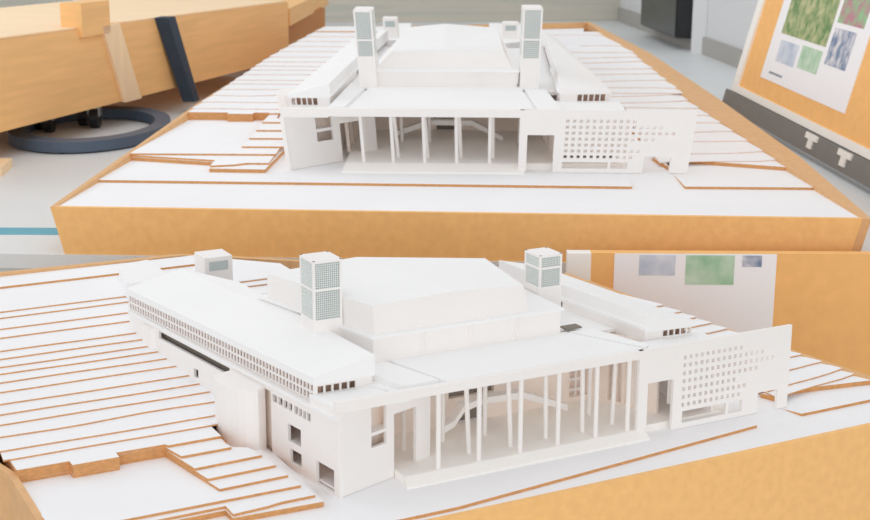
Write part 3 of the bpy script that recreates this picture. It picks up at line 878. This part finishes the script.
def tpart(name, mb, mt):
    a = (30, 250, ZL)
    return wobj(name, mb, mt, parent=t, origin=a)


zt_ = -102.75 - 24.0
c_, s_ = math.cos(.48916), math.sin(.48916)


def mw(x, y):
    return (-15.889 + c_ * x - s_ * y, 234.184 + s_ * x + c_ * y)


tpart('tabletop', MB().prism([mw(-46, -9), mw(128, -9), mw(98, 80), mw(20, 122), mw(-28, 124)], zt_ - 4, zt_ - .02), TIMBERL)
for q in ((-40, -2), (118, -2), (92, 72), (-24, 112)):
    x, y = mw(*q)
    tpart('leg', MB().box(x - 3, x + 3, y - 3, y + 3, ZL, zt_ - 4), TIMBERL)

# ------------------------------------------------------------------ background of the upper level, left
o_ = (-120, 640, ZF)
tb = wempty('timber_bench', o_, 'long heavy light timber bench behind the upper model on the left', 'bench')
tp = lambda n, mb, mt, lab=None: tag(wobj(n, mb, mt, parent=tb, origin=o_), lab)
A0, A1 = (-171, 476), (-76.5, 757)   # front lower line
dvec = Vector((A1[0] - A0[0], A1[1] - A0[1])).normalized()
nv = Vector((-dvec.y, dvec.x))
wd = 95


def offp(a, q):
    return (a[0] + nv.x * q, a[1] + nv.y * q)


mb = MB().prism([A0, A1, offp(A1, wd), offp(A0, wd)], -85.5, [-52, -56.5, -56.5, -52])
tp('beam', mb, TIMBER)
mb = MB().prism([offp(A0, 1), offp(A1, 1), offp(A1, wd), offp(A0, wd)], [-51.9, -56.4, -56.4, -51.9], [-51.2, -55.8, -55.8, -51.2])
tp('bench_top', mb, TIMBERL)
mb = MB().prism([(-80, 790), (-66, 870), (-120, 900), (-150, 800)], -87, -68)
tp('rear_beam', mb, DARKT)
mb = MB().prism([(-76, 760), (-66.5, 905), (-130, 915), (-160, 800)], -69, -60)
tp('rear_cap', mb, TIMBER)
b0 = lerp(A0, A1, .36)
bl = lambda t_, q: offp(lerp(A0, A1, t_), q)
mb = MB().prism([bl(.335, -1.5), bl(.405, -1.5), bl(.405, 8), bl(.335, 8)], -56.5, -43.5)
tp('end_block', mb, TIMBER)
q0, q1, q2, q3 = bl(.435, -1.5), bl(.48, -1.5), bl(.48, -.02), bl(.435, -.02)
p0, p1, p2, p3 = bl(.385, -1.5), bl(.43, -1.5), bl(.43, -.02), bl(.385, -.02)
mb = MB().hexa([(*q, -86) for q in (q0, q1, q2, q3)], [(*q, -53.5) for q in (p0, p1, p2, p3)])
tp('brace', mb, TIMBERL)
mb = MB().hexa([(-112.5, 642, -92), (-107.2, 642, -92), (-106, 648, -92), (-112, 648, -92)], [(-120.5, 626, -53.6), (-114.8, 626, -53.6), (-113, 634, -53.6), (-119, 634, -53.6)])
tp('strap', mb, NAVY, 'dark blue strap hanging over the bench')
for i, (x, y) in enumerate(((-198, 560), (-100, 775), (-200, 650))):
    tp('leg', MB().tube((x, y, -92), (x, y, -85.5), 3.2, n=12), BLACK)

o2 = (-145, 575, ZF)
dl = wempty('dolly', o2, 'round slate blue dolly with shiny casters under the timber bench', 'dolly')
mb = MB()
N = 48
cx, cy, R1, R0 = -139, 580, 36, 29
for i in range(N):
    a = 2 * math.pi * i / N; b = 2 * math.pi * (i + 1) / N
    pa = (cx + R1 * math.cos(a) * .86, cy + R1 * 1.3 * math.sin(a)); pb = (cx + R1 * math.cos(b) * .86, cy + R1 * 1.3 * math.sin(b))
    qa = (cx + R0 * math.cos(a) * .86, cy + R0 * 1.3 * math.sin(a)); qb = (cx + R0 * math.cos(b) * .86, cy + R0 * 1.3 * math.sin(b))
    mb.prism([pa, pb, qb, qa], ZF + .6, ZF + 4.6)
wobj('ring', mb, BLUE, parent=dl, origin=o2)
for x, y in ((-163, 590), (-157, 584), (-147, 602), (-141, 596)):
    wobj('caster', MB().tube((x - 1.8, y, ZF + 4.4), (x + 1.8, y, ZF + 4.4), 4.4, n=18), BLACK, parent=dl, origin=o2)
    wobj('caster_fork', MB().box(x - 2.4, x + 2.4, y - 2, y + 2, ZF + 5, ZF + 10.5), CHROME, parent=dl, origin=o2)

wobj('offcut_plank', MB().prism([(-185, 508), (-150.5, 508), (-149, 490), (-185, 486)], ZF, ZF + 3.2), TIMBERL, 'small pale timber offcut lying on the floor at the left edge', 'plank', origin=(-165, 498, ZF))
wobj('floor_tape', MB().prism([(-420, 404), (-60, 404), (-60, 412.5), (-420, 412.5)], ZF, ZF + .12), TAPE, 'teal tape stripe on the pale floor left of the upper box', 'tape', origin=(-150, 408, ZF))
wobj('storage_crate', MB().prism([(-230, 930), (-196, 930), (-196, 980), (-230, 980)], ZF, ZF + 40), WALLW, 'pale crate behind the timber bench in the top left corner', 'crate', origin=(-213, 950, ZF))

# ------------------------------------------------------------------ background right
o3 = (160, 1020, -97)
ht = wempty('wall_heater', (161, 1020, -80), 'dark glass fronted cabinet hanging on the white wall at the right', 'cabinet')
oh = (161, 1020, -80)
wobj('case', MB().prism([(140.6, 1000), (149.6, 910), (163, 908), (166, 1000)], -89, -55), BLACK, parent=ht, origin=oh)
wobj('glass_door', MB().prism([(139.6, 1000), (148.6, 911), (149.4, 911), (140.4, 1000)], -88, -55), HEAT, parent=ht, origin=oh)
wobj('wall_post', MB().prism([(156.5, 895), (163.6, 885), (170, 905), (162, 915)], ZF, -50), WALLW, 'white square post beside the dark cabinet', 'post', origin=(161, 900, ZF))

# pin board leaning back
bl0 = Vector((133.2, 648.9, -86.5)); e_ = Vector((11.7, -171.6, 0)).normalized()
tilt = .25
up = Vector((math.sin(tilt) * .998, math.sin(tilt) * .068, math.cos(tilt)))
nf = e_.cross(up) * 1.0
if nf.x > 0: nf = -nf
bd = wempty('pin_board', tuple(bl0), 'orange cork pin board in a white frame right of the upper model', 'notice board')


def bbox(s0, s1, h0, h1, d0, d1):
    """box in board coordinates; d measured out of the face"""
    pts = []
    for d in (d0, d1):
        for s, h in ((s0, h0), (s1, h0), (s1, h1), (s0, h1)):
            pts.append(tuple(bl0 + e_ * s + up * (h) + nf * d))
    m_ = MB()
    m_.v = pts
    m_.f = [(0, 1, 2, 3), (7, 6, 5, 4), (0, 4, 5, 1), (1, 5, 6, 2), (2, 6, 7, 3), (3, 7, 4, 0)]
    m_.m = [0] * 6
    return m_


bo = tuple(bl0)
wobj('backing', bbox(0, 235, 0, 90, -2.5, -.5), FRAME, parent=bd, origin=bo)
fm = bbox(0, 7.5, 0, 90, -.5, 1)
for q in (bbox(7.5, 235, 0, 3.0, -.5, 1), bbox(7.5, 235, 87, 90, -.5, 1), bbox(230, 235, 3, 87, -.5, 1)):
    n_ = len(fm.v); fm.v += q.v; fm.f += [tuple(i + n_ for i in f) for f in q.f]; fm.m += q.m
wobj('frame', fm, FRAME, parent=bd, origin=bo)
wobj('cork_panel', bbox(7.5, 230, 3.0, 87, -.5, 0), CORK, parent=bd, origin=bo)
wobj('rail', bbox(-6, 235, -8.2, -.3, -2, 1.5), TRAY, parent=bd, origin=bo)
for s_0 in (112, 148):
    c1 = bbox(s_0, s_0 + 13, -3.0, -.8, 1.5, 2.2)
    q = bbox(s_0 + 4, s_0 + 9, -6.2, -.8, 1.5, 2.1)
    n_ = len(c1.v); c1.v += q.v; c1.f += [tuple(i + n_ for i in f) for f in q.f]; c1.m += q.m
    wobj('clip', c1, FRAME, parent=bd, origin=bo, label=None)
for s_0 in (8, 222):
    pb = bl0 + e_ * s_0 - Vector((-3, 0, 8))
    wobj('leg', MB().box(pb.x - 1.5, pb.x + 1.5, pb.y - 1.5, pb.y + 1.5, ZF, pb.z + 2), FRAME, parent=bd, origin=bo)
ps = wempty('poster', bo, 'white poster of coloured site drawings pinned to the cork board', 'poster')
wobj('sheet', bbox(33, 138, 10.5, 72, 0.0, .35), POSTER, parent=ps, origin=bo)
for (a, b, c, d, mt) in ((43, 99, 30.5, 62, PIC_GREEN), (46, 70, 19, 28, PIC_GREY), (74, 98, 19.6, 28.6, PIC_MINT), (103, 126, 24.5, 38.5, PIC_MIX), (103, 131, 40.5, 66, PIC_WARM)):
    wobj('drawing', bbox(a, b, c, d, .35, .45), mt, parent=ps, origin=bo)
tx = MB()
for i in range(6):
    q = bbox(43 + i * 3, 45.2 + i * 3, 13.4, 14.3, .35, .4)
    n_ = len(tx.v); tx.v += q.v; tx.f += [tuple(j + n_ for j in f) for f in q.f]; tx.m += q.m
wobj('caption', tx, BLUE, parent=ps, origin=bo)

# low pin board standing against the stage, behind the nearest model
o5 = (120, 361, ZL)
pb = wempty('low_pin_board', o5, 'low orange pin board standing behind the nearest model at the right', 'notice board')
y0 = 361.5
wobj('cork_panel', MB().box(40.1, 232, y0, y0 + 3, -150, -90.2), CORK, parent=pb, origin=o5)
wobj('frame', MB().box(34.0, 40.1, y0 - .6, y0 + 3.2, -150, -90.25), FRAME, parent=pb, origin=o5)
for x in (50, 215):
    wobj('leg', MB().box(x, x + 4, y0, y0 + 3, ZL, -150), FRAME, parent=pb, origin=o5)
o6 = (70, 361, -117)
pp = wempty('poster', o6, 'white poster with soft blue and green drawings on the low pin board', 'poster')
wobj('sheet', MB().box(46.1, 87.8, y0 - .4, y0 - .02, -135, -90.3), POSTER, parent=pp, origin=o6)
for (a, b, c, d, mt) in ((52.5, 61.8, -96, -90.6, PIC_GREY), (64.5, 77, -98.4, -90.6, PIC_MINT), (79, 84, -93.6, -90.6, PIC_MIX)):
    wobj('drawing', MB().box(a, b, y0 - .5, y0 - .4, c, d), mt, parent=pp, origin=o6)
